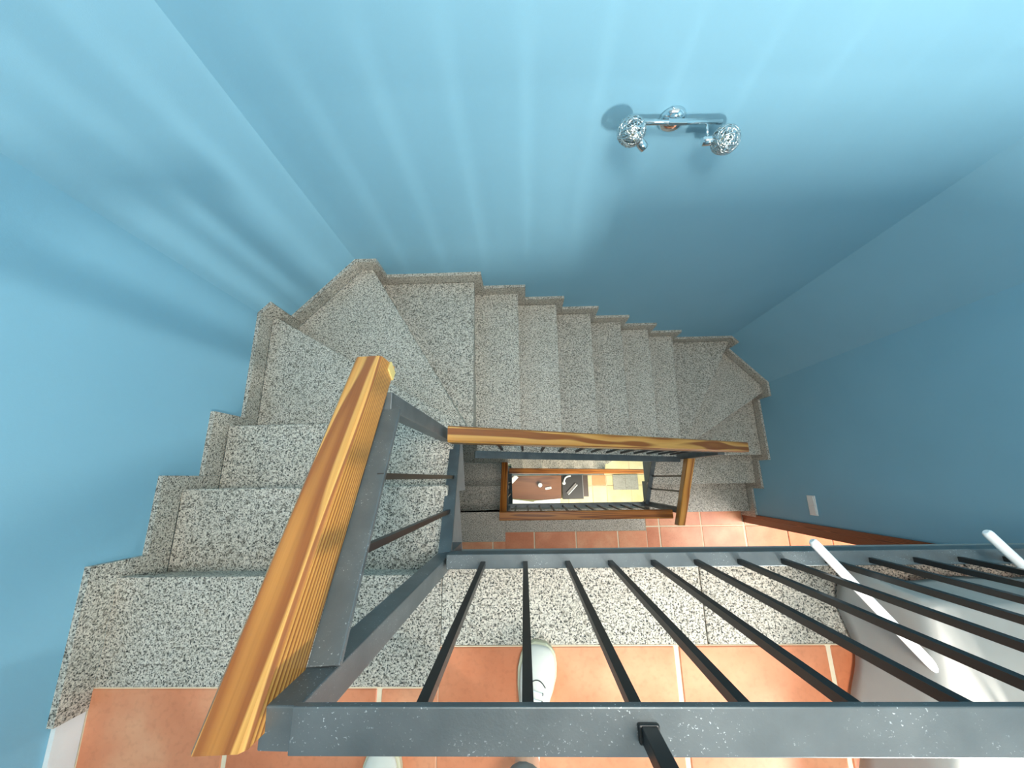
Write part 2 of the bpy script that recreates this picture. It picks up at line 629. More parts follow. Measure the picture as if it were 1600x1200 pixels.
# lower landing (and the hall beyond the doorway)
lo_floor = floor_slab('floor', -3.0, -0.335)
xs = [-1.33] + [-0.346 + T * k for k in range(-2, 11)]
box('hall_floor', (XR, -1.75, -3.25), (4.6, 0.2, -3.016), M['grout'], None, 'structure')
HF = bpy.data.objects['hall_floor']
HF.name = 'floor.002'
MW[HF.name] = Matrix.Identity(4)
bed(lo_floor, -3.0, [(XL, YS, -0.2115, -0.6575), (-0.2115, YS, 1.2865, -0.5635), (1.2865, YS, XR, -0.338)])
tile_grid(lo_floor, -3.0, xs, [YS, -0.524 - 2 * T, -0.524 - T, -0.524, -0.524 + T],
          [(-1.335, YS, -0.213, -0.66), (-0.213, YS, 1.285, -0.566), (1.289, YS, XR, -0.34)], M['tile'])
tile_grid(HF, -3.0, xs, [YS, -0.524 - 2 * T, -0.524 - T, -0.524, -0.524 + T], [(XR + 0.001, YS, 4.6, 0.2)], M['tile'])
box('wall_hall_far', (XR + 0.12, 0.2, -3.25), (4.6, 0.3, -0.3), M['ceiling'], None, 'structure')
box('wall_hall_right', (4.6, -1.87, -3.25), (4.7, 0.3, -0.3), M['ceiling'], None, 'structure')
box('wall_hall_near', (XR + 0.12, -1.87, -3.25), (4.6, -1.75, -0.3), M['ceiling'], None, 'structure')
box('ceiling_hall', (XR + 0.12, -1.87, -0.3), (4.7, 0.3, -0.2), M['ceiling'], None, 'structure')
box('baseboard_left', (XL + 0.0005, YS, 0.0), (XL + 0.014, -0.656, 0.075), M['ceiling'], None, 'structure')
# doorway trim on the right wall
dr = box('door_1', (XR - 0.012, JY - 0.052, -3.0), (XR + 0.13, JY, -0.9), M['jamb'], None, 'structure')
bar('door_casing', (XR - 0.009, JY + 0.021, -3.0), (XR - 0.009, JY + 0.021, -0.86), 0.018, 0.042, M['jamb'], dr, 0.003)
# ground floor
gf = prism('floor', [(XL, YS), (XR, YS), (XR, 1.245), (XL, 1.245)], -6.2, -6.016, M['grout'], None, 'structure')
gx = [-1.33, -0.98, -0.53, -0.08, 0.37, 0.82, 1.27, 1.535, 1.98, 2.325]
gy = [YS, -1.5, -1.05, -0.60, -0.16, 0.03, 0.48, 0.93, 1.24]
tile_grid(gf, -6.0, gx, gy, [(-1.335, YS, XR, 1.24)], M['cream_tile'], special={(6, 4): M['orange_tile']})

# ------------------------------------------------------------------ staircases
H = 3.0 / 17


def staircase(z0, lab, il=0.0, ib=0.0, dyl=0.0, strip_front=-0.26, strip_back=-0.49, blk_back=-0.597, blk_x=-0.265, strip_joints=(0.538, 1.34), last=17):
    st = thing('granite_staircase', lab, 'staircase', (0.5, 0.4, z0 - 3.0))
    INN = [(-0.235 + il, -0.75), (-0.312 + il, 0.25 + ib), (-0.306 + il, 0.262 + ib), (-0.298 + il, 0.266 + ib), (-0.288 + il, 0.262 + ib),
           (-0.284 + il, 0.14 + ib), (1.29, 0.14 + ib), (1.33, 0.215), (1.40, 0.225), (1.43, 0.205), (1.40, 0.185), (1.292, 0.15), (1.292, -0.5)]
    IS = lens(INN)
    no = [(-1.32, -0.293 + dyl), (-1.32, -0.023 + dyl), (-1.32, 0.247 + dyl / 2), (-1.302, 0.850), (-0.877, 1.225)]
    no += [(-0.29 + 0.2766 * k, 1.225) for k in range(7)] + [(1.960, 1.207), (2.305, 0.757), (2.305, 0.18), (2.305, -0.087), (2.305, -0.367)]
    xin = lambda y: -0.312 + il + (0.25 + ib - y) * 0.077
    ni = [(xin(-0.293 + dyl), -0.293 + dyl), (xin(-0.023 + dyl), -0.023 + dyl), INN[1], INN[2], INN[3], INN[4]]
    ni += [(-0.29 + 0.2766 * k, 0.14 + ib) for k in range(1, 6)] + [INN[7], INN[8], INN[9], INN[10], (1.292, -0.087), (1.292, -0.367)]
    so = [param(OUT, OS, p) for p in no]
    si = [param(INN, IS, p) for p in ni]
    if True:
        # inner params must be exact vertex params for the winders
        for k, vi in ((2, 1), (3, 2), (4, 3), (5, 4), (11, 7), (12, 8), (13, 9), (14, 10)):
            si[k] = IS[vi]
    body_v, body_f = [], []
    for k in range(last):
        zk = z0 - k * H
        if k == 0:
            ob, ib0 = param(OUT, OS, (-1.32, blk_back)), None
            outer = sub(OUT, OS, ob, so[0])
            poly = outer + [ni[0], (blk_x if False else ni[0][0], strip_front), (blk_x, strip_front), (blk_x, blk_back)]
            poly = outer + [ni[0], (ni[0][0] + 0.004, strip_front), (blk_x, strip_front - 0.001), (blk_x, blk_back)]
            prism('tread', poly, zk - 0.03, zk, M['granite'], st, bev=0.003)
        else:
            oa = so[k - 1] - 0.04
            gap = si[k] - si[k - 1]
            ia = si[k - 1] - min(0.04, 0.35 * gap)
            outer = sub(OUT, OS, oa, so[k])
            inner = sub(INN, IS, ia, si[k])
            poly = outer + inner[::-1]
            prism('tread', poly, zk - 0.03, zk, M['granite'], st, bev=0.003)
            # body below the tread, down to a stepped soffit
            o2 = sub(OUTW, lens(OUTW), param(OUTW, lens(OUTW), at_s(OUT, OS, so[k - 1] - 0.03)), param(OUTW, lens(OUTW), at_s(OUT, OS, so[k] - 0.03)))
            ig = min(0.03, 0.35 * gap)
            i2 = sub(INN, IS, si[k - 1] - ig if k > 1 else si[0] - 0.02, si[k] - ig)
            pl = o2 + i2[::-1]
            n = len(pl)
            b0 = len(body_v)
            zl = max(zk - 0.26, z0 - 3.0 + 0.0)
            body_v += [(x, y, zl) for x, y in pl] + [(x, y, zk - 0.031) for x, y in pl]
            body_f += [tuple(b0 + i for i in range(n)), tuple(b0 + i for i in range(2 * n - 1, n - 1, -1))]
            body_f += [(b0 + i, b0 + (i + 1) % n, b0 + n + (i + 1) % n, b0 + n + i) for i in range(n)]
        # riser under the nosing
        p, q = Vector(no[k]), Vector(ni[k])
        so_b = Vector(at_s(OUT, OS, so[k] - 0.022))
        so_c = Vector(at_s(OUT, OS, so[k] - 0.040))
        g2 = (si[k] - si[k - 1]) if k else 0.5
        g = min(0.022, 0.25 * g2)
        q1 = Vector(at_s(INN, IS, si[k] - g))
        q2 = Vector(at_s(INN, IS, si[k] - g * 1.7))
        prism('riser', [so_b, q1, q2, so_c], zk - H + 0.0005, zk - 0.0305, M['granite'], st)
        # skirting: runs over the tread then drops past the nosing
        a = so[k - 1] + 0.052 if k else param(OUT, OS, (-1.32, -0.655))
        b = so[k] + 0.050
        OWS = lens(OUTW)

        def band(s0, s1, za, zb, vs, fs):
            ip = sub(OUT, OS, s0, s1)
            op = []
            for pt in ip:
                # matching wall point: vertices map to vertices, others straight across
                hit = [w for w, u in zip(OUTW, OUT) if (Vector(u) - Vector(pt)).length < 1e-5]
                op.append(hit[0] if hit else at_s(OUTW, OWS, param(OUTW, OWS, pt)))
            n = len(ip)
            b0 = len(vs)
            for pt in ip:
                vs += [(pt[0], pt[1], za), (pt[0], pt[1], zb)]
            for pt in op:
                vs += [(pt[0], pt[1], za), (pt[0], pt[1], zb)]
            I = lambda i, t: b0 + 2 * i + t
            O = lambda i, t: b0 + 2 * n + 2 * i + t
            for i in range(n - 1):
                fs += [(I(i, 0), I(i + 1, 0), I(i + 1, 1), I(i, 1)), (O(i, 0), O(i, 1), O(i + 1, 1), O(i + 1, 0)),
                       (I(i, 1), I(i + 1, 1), O(i + 1, 1), O(i, 1)), (I(i, 0), O(i, 0), O(i + 1, 0), I(i + 1, 0))]
            fs += [(I(0, 0), I(0, 1), O(0, 1), O(0, 0)), (I(n - 1, 0), O(n - 1, 0), O(n - 1, 1), I(n - 1, 1))]
        vs, fs = [], []
        band(a, b + 0.001, zk, zk + 0.088, vs, fs)
        band(so[k] - 0.045, b + 0.001, zk - H, zk, vs, fs)
        pyd('skirting', vs, fs, M['granite'], st)
    pyd('stair_slab', body_v, body_f, M['plaster'], st)
    # granite strip along the landing edge
    xsj = [blk_x] + list(strip_joints) + [2.3]
    xsj = sorted(set(xsj))
    for a, b in zip(xsj, xsj[1:]):
        if z0 < -1 and a > 1.2:
            continue
        box('edge_slab', (a + 0.0012, strip_back, z0 - 0.03), (b - 0.0012, strip_front, z0 + 0.0003), M['granite'], st, bev=0.003)
    return st


st1 = staircase(0.0, 'upper flight of speckled grey granite winding steps beside the blue walls')
st2 = staircase(-3.0, 'lower granite flight seen down the stairwell below the tiled landing', il=0.115, ib=-0.075, dyl=-0.06,
                strip_front=-0.335, strip_back=-0.562, blk_back=-0.656, blk_x=-0.21, strip_joints=(1.285,), last=14)


# ------------------------------------------------------------------ railings
def handrail(name, p0, p1, parent, mat, w=0.062, h=0.046, mitre=None):
    """wood rail; p0-p1 centre line of its UNDERSIDE"""
    c = 0.006
    pr = [(-w / 2 + 0.004, 0), (w / 2 - 0.004, 0), (w / 2, 0.006), (w / 2, h - c), (w / 2 - c, h), (-w / 2 + c, h), (-w / 2, h - c), (-w / 2, 0.006)]
    pr = [(y, z) for y, z in pr]
    a, b = Vector(p0), Vector(p1)
    o = bar(name, p0, p1, w, h, mat, parent, 0.0, prof=pr, shear=(b.z - a.z) / max(1e-6, math.hypot(b.x - a.x, b.y - a.y)))
    return o


def stair_railing(z0, lab, P):
    t = thing('stair_railing', lab, 'railing', P['loc'])
    bs = M['black_steel']
    s = M['steel']
    # --- left flight
    handrail('handrail', P['lh0'], P['lh1'], t, P['wood'], 0.062, P.get('lhh', 0.052))
    bar('top_bar', P['lb0'], P['lb1'], 0.046, 0.010, s, t, 0.0015)
    bar('bottom_bar', P['lbb0'], P['lbb1'], 0.043, 0.012, s, t, 0.0015)
    # corner posts
    bar('post', P['p0'][0], P['p0'][1], 0.045, 0.045, s, t, 0.002, up=(0, 1, 0))
    (x, y), zt, zb = P['p1']
    bar('post', (x, y, zb), (x, y, zt), 0.045, 0.045, s, t, 0.002, up=(0, 1, 0))
    for (x, y, za, zc) in P['lbal']:
        bar('baluster', (x, y, za), (x, y, zc), 0.013, 0.013, bs, t, up=(0, 1, 0))
    if z0 == 0.0:
        bar('sawn_end', (-0.3245, 0.250, 0.410), (-0.3255, 0.274, 0.394), 0.009, 0.036, M['pine_cut'], t)
    # --- back flight
    handrail('handrail', P['bh0'], P['bh1'], t, P['wood'], 0.064, P.get('bhh', 0.07))
    bar('top_bar', P['bt0'], P['bt1'], 0.042, 0.010, s, t, 0.0015)
    bar('bottom_bar', P['bb0'], P['bb1'], 0.042, 0.014, s, t, 0.0015)
    sl = (P['bh1'][2] - P['bh0'][2]) / (P['bh1'][0] - P['bh0'][0])
    k = 0
    x = P['bx0']
    while x < 1.26:
        zc = P['bh0'][2] + sl * (x - P['bh0'][0]) - 0.012
        za = P['bb0'][2] + (P['bb1'][2] - P['bb0'][2]) / (P['bb1'][0] - P['bb0'][0]) * (x - P['bb0'][0]) + 0.005
        yb = P['bh0'][1] - 0.005
        bar('baluster', (x, yb, za), (x, yb, zc), 0.013, 0.013, bs, t, up=(0, 1, 0))
        x += 0.1178
    (x, y), zt, zb = P['p2']
    bar('post', (x, y, zb), (x, y, zt), 0.045, 0.045, s, t, 0.002, up=(0, 1, 0))
    if 'rh0' not in P:
        return t
    # --- right flight
    handrail('handrail', P['rh0'], P['rh1'], t, P['wood'], 0.062, 0.068)
    bar('top_bar', P['rt0'], P['rt1'], 0.042, 0.010, s, t, 0.0015)
    bar('bottom_bar', P['rb0'], P['rb1'], 0.042, 0.014, s, t, 0.0015)
    (x, y), zt, zb = P['p3']
    bar('post', (x, y, zb), (x, y, zt), 0.045, 0.045, s, t, 0.002, up=(0, 1, 0))
    for (x, y, za, zc) in P['rbal']:
        bar('baluster', (x, y, za), (x, y, zc), 0.013, 0.013, bs, t, up=(0, 1, 0))
    return t


UP = dict(loc=(-0.26, -0.25, 0.0), wood=M['pine'],
          lhh=0.086, lh0=(-0.334, -0.280, 0.717), lh1=(-0.356, 0.280, 0.366),
          lb0=(-0.282, -0.250, 0.698), lb1=(-0.306, 0.157, 0.434),
          lbb0=(-0.262, -0.235, -0.020), lbb1=(-0.305, 0.20, -0.43),
          p0=((-0.2575, -0.2505, -0.20), (-0.2880, -0.2745, 0.785)), p1=((-0.3315, 0.1805), 0.425, -0.56),
          lbal=[(-0.283, 0.007, -0.25, 0.535), (-0.275, -0.114, -0.13, 0.61)],
          bhh=0.080, bh0=(-0.288, 0.168, -0.237), bh1=(1.50, 0.176, -1.378),
          bt0=(-0.28, 0.160, -0.248), bt1=(1.30, 0.160, -1.257),
          bb0=(-0.27, 0.130, -0.83), bb1=(1.27, 0.125, -1.86), bx0=-0.122,
          p2=((1.302, 0.148), -1.258, -2.45),
          rh0=(1.304, 0.125, -1.797), rh1=(1.304, -0.405, -2.147),
          rt0=(1.300, 0.12, -1.806), rt1=(1.300, -0.30, -2.084),
          rb0=(1.275, 0.14, -2.50), rb1=(1.262, -0.28, -2.80),
          p3=((1.302, -0.285), -2.085, -3.0),
          rbal=[(1.285, -0.005, -2.60, -1.87), (1.285, -0.128, -2.69, -1.95)])
stair_railing(0.0, 'pine handrails on grey steel bars along the upper granite steps', UP)

LO = dict(loc=(-0.2, -0.3, -3.0), wood=M['oak'],
          lh0=(-0.192, -0.345, -2.225), lh1=(-0.184, 0.15, -2.52),
          lb0=(-0.170, -0.335, -2.235), lb1=(-0.175, 0.10, -2.52),
          lbb0=(-0.150, -0.30, -3.02), lbb1=(-0.170, 0.14, -3.43),
          p0=((-0.17, -0.310, -3.20), (-0.17, -0.310, -2.215)), p1=((-0.19, 0.10), -2.52, -3.56),
          lbal=[(-0.165, -0.05, -3.25, -2.43), (-0.155, -0.17, -3.13, -2.35)],
          bh0=(-0.17, 0.080, -3.232), bh1=(1.78, 0.064, -4.512),
          bt0=(-0.17, 0.075, -3.240), bt1=(1.30, 0.070, -4.208),
          bb0=(-0.16, 0.05, -3.87), bb1=(1.27, 0.05, -4.86), bx0=-0.05,
          p2=((1.302, 0.07), -4.21, -5.45))
stair_railing(-3.0, 'darker pine handrails on black bars around the lower stairwell', LO)


def landing_railing(z0, lab, x0, x1, yc, wood, n0, stub=False):
    t = thing('landing_railing', lab, 'railing', (x0, yc, z0))
    s, bs = M['steel'], M['black_steel']
    bar('bottom_rail', (x0, yc - 0.0, z0 + 0.062), (x1, yc, z0 + 0.062), 0.040, 0.062, s, t, 0.002)
    bar('top_rail', (x0 + (-0.030 if stub else 0), yc - 0.030, z0 + 0.796), (x1, yc - 0.030, z0 + 0.796), 0.046, 0.011, s, t, 0.0015)
    k = 0
    x = n0
    while x < x1 - 0.03:
        bar('baluster', (x, yc - 0.006, z0 + 0.092), (x, yc - 0.006 - (0.016), z0 + 0.791), 0.0135, 0.0135, bs, t, up=(0, 1, 0))
        x += 0.1238
    # flat fascia plate closing the slab edge behind the rail
    bar('fascia_plate', (x0, yc - 0.012, z0 + 0.016), (x1, yc - 0.012, z0 + 0.016), 0.008, 0.034, s, t)
    if wood:
        handrail('handrail', (x0 - 0.02, yc - 0.032, z0 + 0.802), (x1, yc - 0.032, z0 + 0.802), t, wood, 0.074, 0.044)
    if stub:
        bar('stub_post', (0.128, yc - 0.030, z0 + 0.80), (0.128, yc - 0.030, z0 + 0.97), 0.017, 0.017, bs, t, 0.001, up=(0, 1, 0))
        bar('weld_plate', (0.128, yc - 0.030, z0 + 0.8015), (0.128, yc - 0.030, z0 + 0.8075), 0.023, 0.019, bs, t, 0.002, up=(0, 1, 0))
    return t


landing_railing(0.0, 'bare grey steel railing with black bars along the upper landing edge', -0.235, XR - 0.002, -0.238, None, -0.125, True)
landing_railing(-3.0, 'wood topped black railing at the lower landing edge, down the stairwell', -0.20, 1.275, -0.290, M['oak'], -0.09)


# ------------------------------------------------------------------ wall lamp
def wall_lamp():
    YW = OUTW[2][1]
    t = thing('wall_lamp', 'chrome wall lamp with two wire ball shades on the far blue wall', 'lamp', (0.561, YW, 0.195))
    lathe('mount_cup', [(0, 0.048), (0.006, 0.0485), (0.014, 0.046), (0.022, 0.039), (0.028, 0.027), (0.031, 0.012), (0.032, 0.0)], (0.561, YW, 0.195), (0, -1, 0), M['chrome'], t, 36)
    lathe('mount_screw', [(0, 0.004), (0.003, 0.003), (0.0035, 0)], (0.548, YW - 0.008, 0.241), (-0.1, -0.5, 1), M['chrome'], t, 10)
    y = YW - 0.042
    tube('cross_bar', [(0.366, y, 0.222), (0.724, y, 0.210)], 0.0085, M['chrome'], t, 14)
    bar('bar_clip', (0.535, y - 0.001, 0.2195), (0.600, y - 0.001, 0.2165), 0.02, 0.012, M['chrome'], t, 0.002)

    def head(c, holder0, holder1, stem):
        c, a, b = Vector(c), Vector(holder0), Vector(holder1)
        ax = (b - a).normalized()
        L = (b - a).length
        tube('stem', stem, 0.0045, M['chrome'], t, 10)
        hd = lathe('lamp_holder', [(0, 0.0135), (0.002, 0.0165), (L - 0.004, 0.0165), (L, 0.014)], a, ax, M['chrome'], t, 24)
        rad = 0.0475
        bm = bmesh.new()
        rnd = random.Random(int(c.x * 1000))
        for q in range(42):
            n = Vector((rnd.gauss(0, 1), rnd.gauss(0, 1), rnd.gauss(0, 1))).normalized()
            off = rnd.uniform(-0.5, 0.5) * rad
            rr = math.sqrt(rad * rad - off * off) * rnd.uniform(0.95, 1.0)
            u = n.orthogonal().normalized()
            v = n.cross(u)
            ph = rnd.uniform(0, 6.28)
            pts = [c + n * (off + 0.003 * math.sin(3 * th + ph)) + (u * math.cos(th) + v * math.sin(th)) * rr for th in [2 * math.pi * i / 24 for i in range(24)]]
            add_tube(bm, pts, 0.0018, 5, None, True)
        me = bpy.data.meshes.new('wire_ball_shade')
        bmesh.ops.recalc_face_normals(bm, faces=bm.faces)
        bm.to_mesh(me)
        bm.free()
        reg(finish('wire_ball_shade', me, M['wire'], t))
        lathe('bulb', [(0, 0.009), (0.008, 0.012), (0.022, 0.016), (0.034, 0.0165), (0.046, 0.011), (0.050, 0.0)], b, (c - b).normalized() if (c - b).length > 1e-3 else ax, M['bulb'], t, 18)

    g1 = Vector((0.398, YW - 0.090, 0.230))
    h1 = Vector((0.441, YW - 0.118, 0.200))
    d = (g1 - h1).normalized()
    head(g1, h1 - d * 0.016, h1 + d * 0.024, [(0.398, y, 0.221), (0.420, y - 0.03, 0.212), h1 + d * 0.006])
    g2 = Vector((0.742, YW - 0.090, 0.183))
    h2 = Vector((0.664, YW - 0.086, 0.176))
    d = (g2 - h2).normalized()
    head(g2, h2, h2 + d * 0.037, [(0.672, y, 0.2115), (0.675, y - 0.03, 0.198), (0.680, YW - 0.086, 0.184)])


wall_lamp()

# ------------------------------------------------------------------ light switch
sw = thing('light_switch', 'white double light switch plate on the blue wall above the brown door casing', 'switch', (XR, -0.252, -1.955))
box('switch_plate', (XR - 0.009, -0.330, -1.998), (XR - 0.0005, -0.175, -1.912), M['white_plastic'], sw, bev=0.003)
for a, b in ((-0.322, -0.254), (-0.251, -0.183)):
    box('rocker', (XR - 0.014, a, -1.988), (XR - 0.0085, b, -1.922), M['white_plastic'], sw, bev=0.003)

# ------------------------------------------------------------------ clothes airer and sheet on the upper landing
ar = thing('clothes_airer', 'white tubular airer poking through the black railing bars under a white sheet', 'airer', (1.25, -0.6, 0.0))
ZA = 0.215
for p, q in (((0.755, -0.172, 0.205), (1.06, -0.56, 0.215)), ((1.205, -0.155, 0.205), (1.50, -0.54, 0.215))):
    d = (Vector(q) - Vector(p)).normalized()
    tube('side_tube', [p, Vector(p) + d * 0.004, Vector(p) + d * 0.01, q], 0.0115, M['white_tube'], ar, 12, True, [0.007, 0.0105, 0.0115, 0.0115])
tube('cross_tube', [(0.975, -0.45, 0.20), (1.98, -0.45, 0.20)], 0.009, M['white_tube'], ar, 10)
tube('cross_tube', [(0.98, -0.80, 0.20), (1.98, -0.80, 0.20)], 0.009, M['white_tube'], ar, 10)
for x, y in ((0.985, -0.45), (1.95, -0.45), (0.985, -0.80), (1.95, -0.80)):
    tube('leg', [(x, y, 0.0), (x, y, 0.20)], 0.009, M['white_tube'], ar, 10)


def drape():
    """sheet lying over the airer and hanging down on its left and front"""
    nx, ny = 70, 60
    x0, x1, y0, y1 = 0.86, 2.1, -1.02, -0.235
    vs, fs = [], []
    ztop = 0.232
    for j in range(ny + 1):
        for i in range(nx + 1):
            u, v = i / nx, j / ny
            x, y = x0 + (x1 - x0) * u, y0 + (y1 - y0) * v
            e = 0.972 + 0.012 * math.sin(y * 9) + 0.10 * (y + 0.37)            # left fold line
            f = -0.305 - 0.05 * (x - 1) + 0.010 * math.sin(x * 9 + 1)   # far fold line
            w = noise.noise((x * 3.2, y * 3.2, 1.7)) * 0.016 + noise.noise((x * 9, y * 5, 4.1)) * 0.007
            z = ztop + w - 0.03 * math.exp(-((x - 1.35 + 0.25 * (y + 0.6)) / 0.03) ** 2) * 0.5
            if x < e:
                d = (e - x) / (e - x0)
                z = z - (ztop - 0.012) * d ** 0.8
                x = e - 0.035 * d + 0.012 * math.sin(y * 26 + 2 * d) * d
            if y > f:
                d = (y - f) / (y1 - f)
                z = min(z, ztop + w - 0.16 * d ** 0.85)
                y = f + 0.022 * d + 0.006 * math.sin(x * 22) * d
            vs.append((x, y, max(z, 0.006)))
    for j in range(ny):
        for i in range(nx):
            a = j * (nx + 1) + i
            fs.append((a, a + 1, a + nx + 2, a + nx + 1))
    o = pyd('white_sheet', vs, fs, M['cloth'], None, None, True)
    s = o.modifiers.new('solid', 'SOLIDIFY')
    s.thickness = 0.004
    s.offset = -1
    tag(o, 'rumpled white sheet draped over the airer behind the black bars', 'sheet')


drape()


def hanging_sheet():
    nx, nz = 60, 24
    vs, fs = [], []
    for j in range(nz + 1):
        for i in range(nx + 1):
            u, v = i / nx, j / nz
            x = 1.14 + 1.06 * u
            y = -0.62 + 0.012 * math.sin(x * 30) * (1 - v) + 0.01 * noise.noise((x * 5, v * 3, 0.3))
            vs.append((x, y, 0.245 + (0.625 + 0.05 * u - 0.245) * v))
    for j in range(nz):
        for i in range(nx):
            a = j * (nx + 1) + i
            fs.append((a, a + 1, a + nx + 2, a + nx + 1))
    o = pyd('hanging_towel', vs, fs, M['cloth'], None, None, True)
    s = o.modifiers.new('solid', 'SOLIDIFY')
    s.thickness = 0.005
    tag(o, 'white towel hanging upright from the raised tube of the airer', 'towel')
    tube('raised_tube', [(1.12, -0.62, 0.632), (2.22, -0.62, 0.684)], 0.008, M['white_tube'], ar, 10)
    for x, z in ((1.125, 0.632), (2.215, 0.683)):
        tube('upright', [(x, -0.62, 0.0), (x, -0.62, z)], 0.008, M['white_tube'], ar, 10)


hanging_sheet()


# ------------------------------------------------------------------ person taking the picture (only the shoes show)
def skin_mesh(name, verts, edges, radii, mat, parent, root=0, sub=2):
    me = bpy.data.meshes.new(name)
    me.from_pydata([tuple(v) for v in verts], edges, [])
    o = bpy.data.objects.new(name, me)
    COL.objects.link(o)
    sm = o.modifiers.new('skin', 'SKIN')
    sm.use_smooth_shade = True
    for i, r in enumerate(radii):
        sv = me.skin_vertices[0].data[i]
        sv.radius = r if isinstance(r, tuple) else (r, r)
        sv.use_root = (i == root)
    ss = o.modifiers.new('sub', 'SUBSURF')
    ss.levels = ss.render_levels = sub
    me.materials.append(mat)
    reg(o)
    if parent is not None:
        attach(o, parent)
    return o


def shoe(parent, heel, toe, name):
    """sneaker from heel to toe on z=0"""
    h, t = Vector((*heel, 0)), Vector((*toe, 0))
    d = (t - h).normalized()
    L = (t - h).length
    n = Vector((-d.y, d.x, 0))
    # half-width outline along the length
    prof = [(0.0, 0.018), (0.03, 0.028), (0.10, 0.034), (0.25, 0.034), (0.45, 0.036), (0.62, 0.049), (0.75, 0.054), (0.86, 0.051), (0.94, 0.044), (0.985, 0.031), (1.0, 0.016)]
    top = [0.085, 0.092, 0.098, 0.100, 0.092, 0.076, 0.064, 0.056, 0.049, 0.042, 0.036]
    root = bpy.data.objects.new(name, None)

    def ring_mesh(nm, scale, zlo, zhi, mat, par):
        vs, fs = [], []
        seg = 12
        for k, (s, w) in enumerate(prof):
            c = h + d * (L * s)
            for q in range(seg):
                a = 2 * math.pi * q / seg
                zz = zlo + (zhi[k] - zlo) * (0.5 + 0.5 * math.sin(a))
                ww = w * scale * (math.copysign(abs(math.cos(a)) ** 0.6, math.cos(a)))
                if math.sin(a) > 0:
                    ww *= 1 - 0.38 * math.sin(a) ** 2
                vs.append(c + n * ww + Vector((0, 0, zz)))
        for k in range(len(prof) - 1):
            for q in range(seg):
                fs.append((k * seg + q, k * seg + (q + 1) % seg, (k + 1) * seg + (q + 1) % seg, (k + 1) * seg + q))
        fs.append(tuple(range(seg)))
        fs.append(tuple(range((len(prof) - 1) * seg, len(prof) * seg)))
        o = pyd(nm, vs, fs, mat, par, None, True)
        ss = o.modifiers.new('sub', 'SUBSURF')
        ss.levels = ss.render_levels = 2
        return o
    up = ring_mesh('shoe', 0.97, 0.018, top, M['shoe'], parent)
    # sole
    out = [(h + d * (L * s) + n * w * 1.05) for s, w in prof] + [(h + d * (L * s) - n * w * 1.05) for s, w in prof[::-1]]
    out[10:12] = [out[10] + d * 0.004, out[11] + d * 0.004]
    sole = prism('sole', [(p.x, p.y) for p in out], 0.001, 0.027, M['sole'], up, bev=0.004)
    # toe seam, eye stay and laces
    def on_top(s, off):
        k = max(i for i in range(len(prof)) if prof[i][0] <= s)
        k = min(k, len(prof) - 2)
        f = (s - prof[k][0]) / (prof[k + 1][0] - prof[k][0])
        zt = top[k] + (top[k + 1] - top[k]) * f
        ww = prof[k][1] + (prof[k + 1][1] - prof[k][1]) * f
        drop = (abs(off) / ww) ** 2 * 0.020
        return h + d * (L * s) + n * off + Vector((0, 0, zt - drop - 0.0005))
    tube('toe_seam', [on_top(0.70 + 0.05 * (1 - (k / 4) ** 2), 0.006 * k) for k in range(-4, 5)], 0.0016, M['eyelet'], up, 6)
    for q, s in enumerate((0.42, 0.48, 0.54, 0.60, 0.655)):
        tube('lace', [on_top(s, -0.017), on_top(s + 0.012, 0) + Vector((0, 0, 0.003)), on_top(s + 0.02, 0.017)], 0.0028, M['lace'], up, 6)
        tube('eyelet', [on_top(s, -0.019), on_top(s + 0.001, -0.0165)], 0.0034, M['eyelet'], up, 6)
        tube('eyelet', [on_top(s + 0.02, 0.019), on_top(s + 0.021, 0.0165)], 0.0034, M['eyelet'], up, 6)
    return up


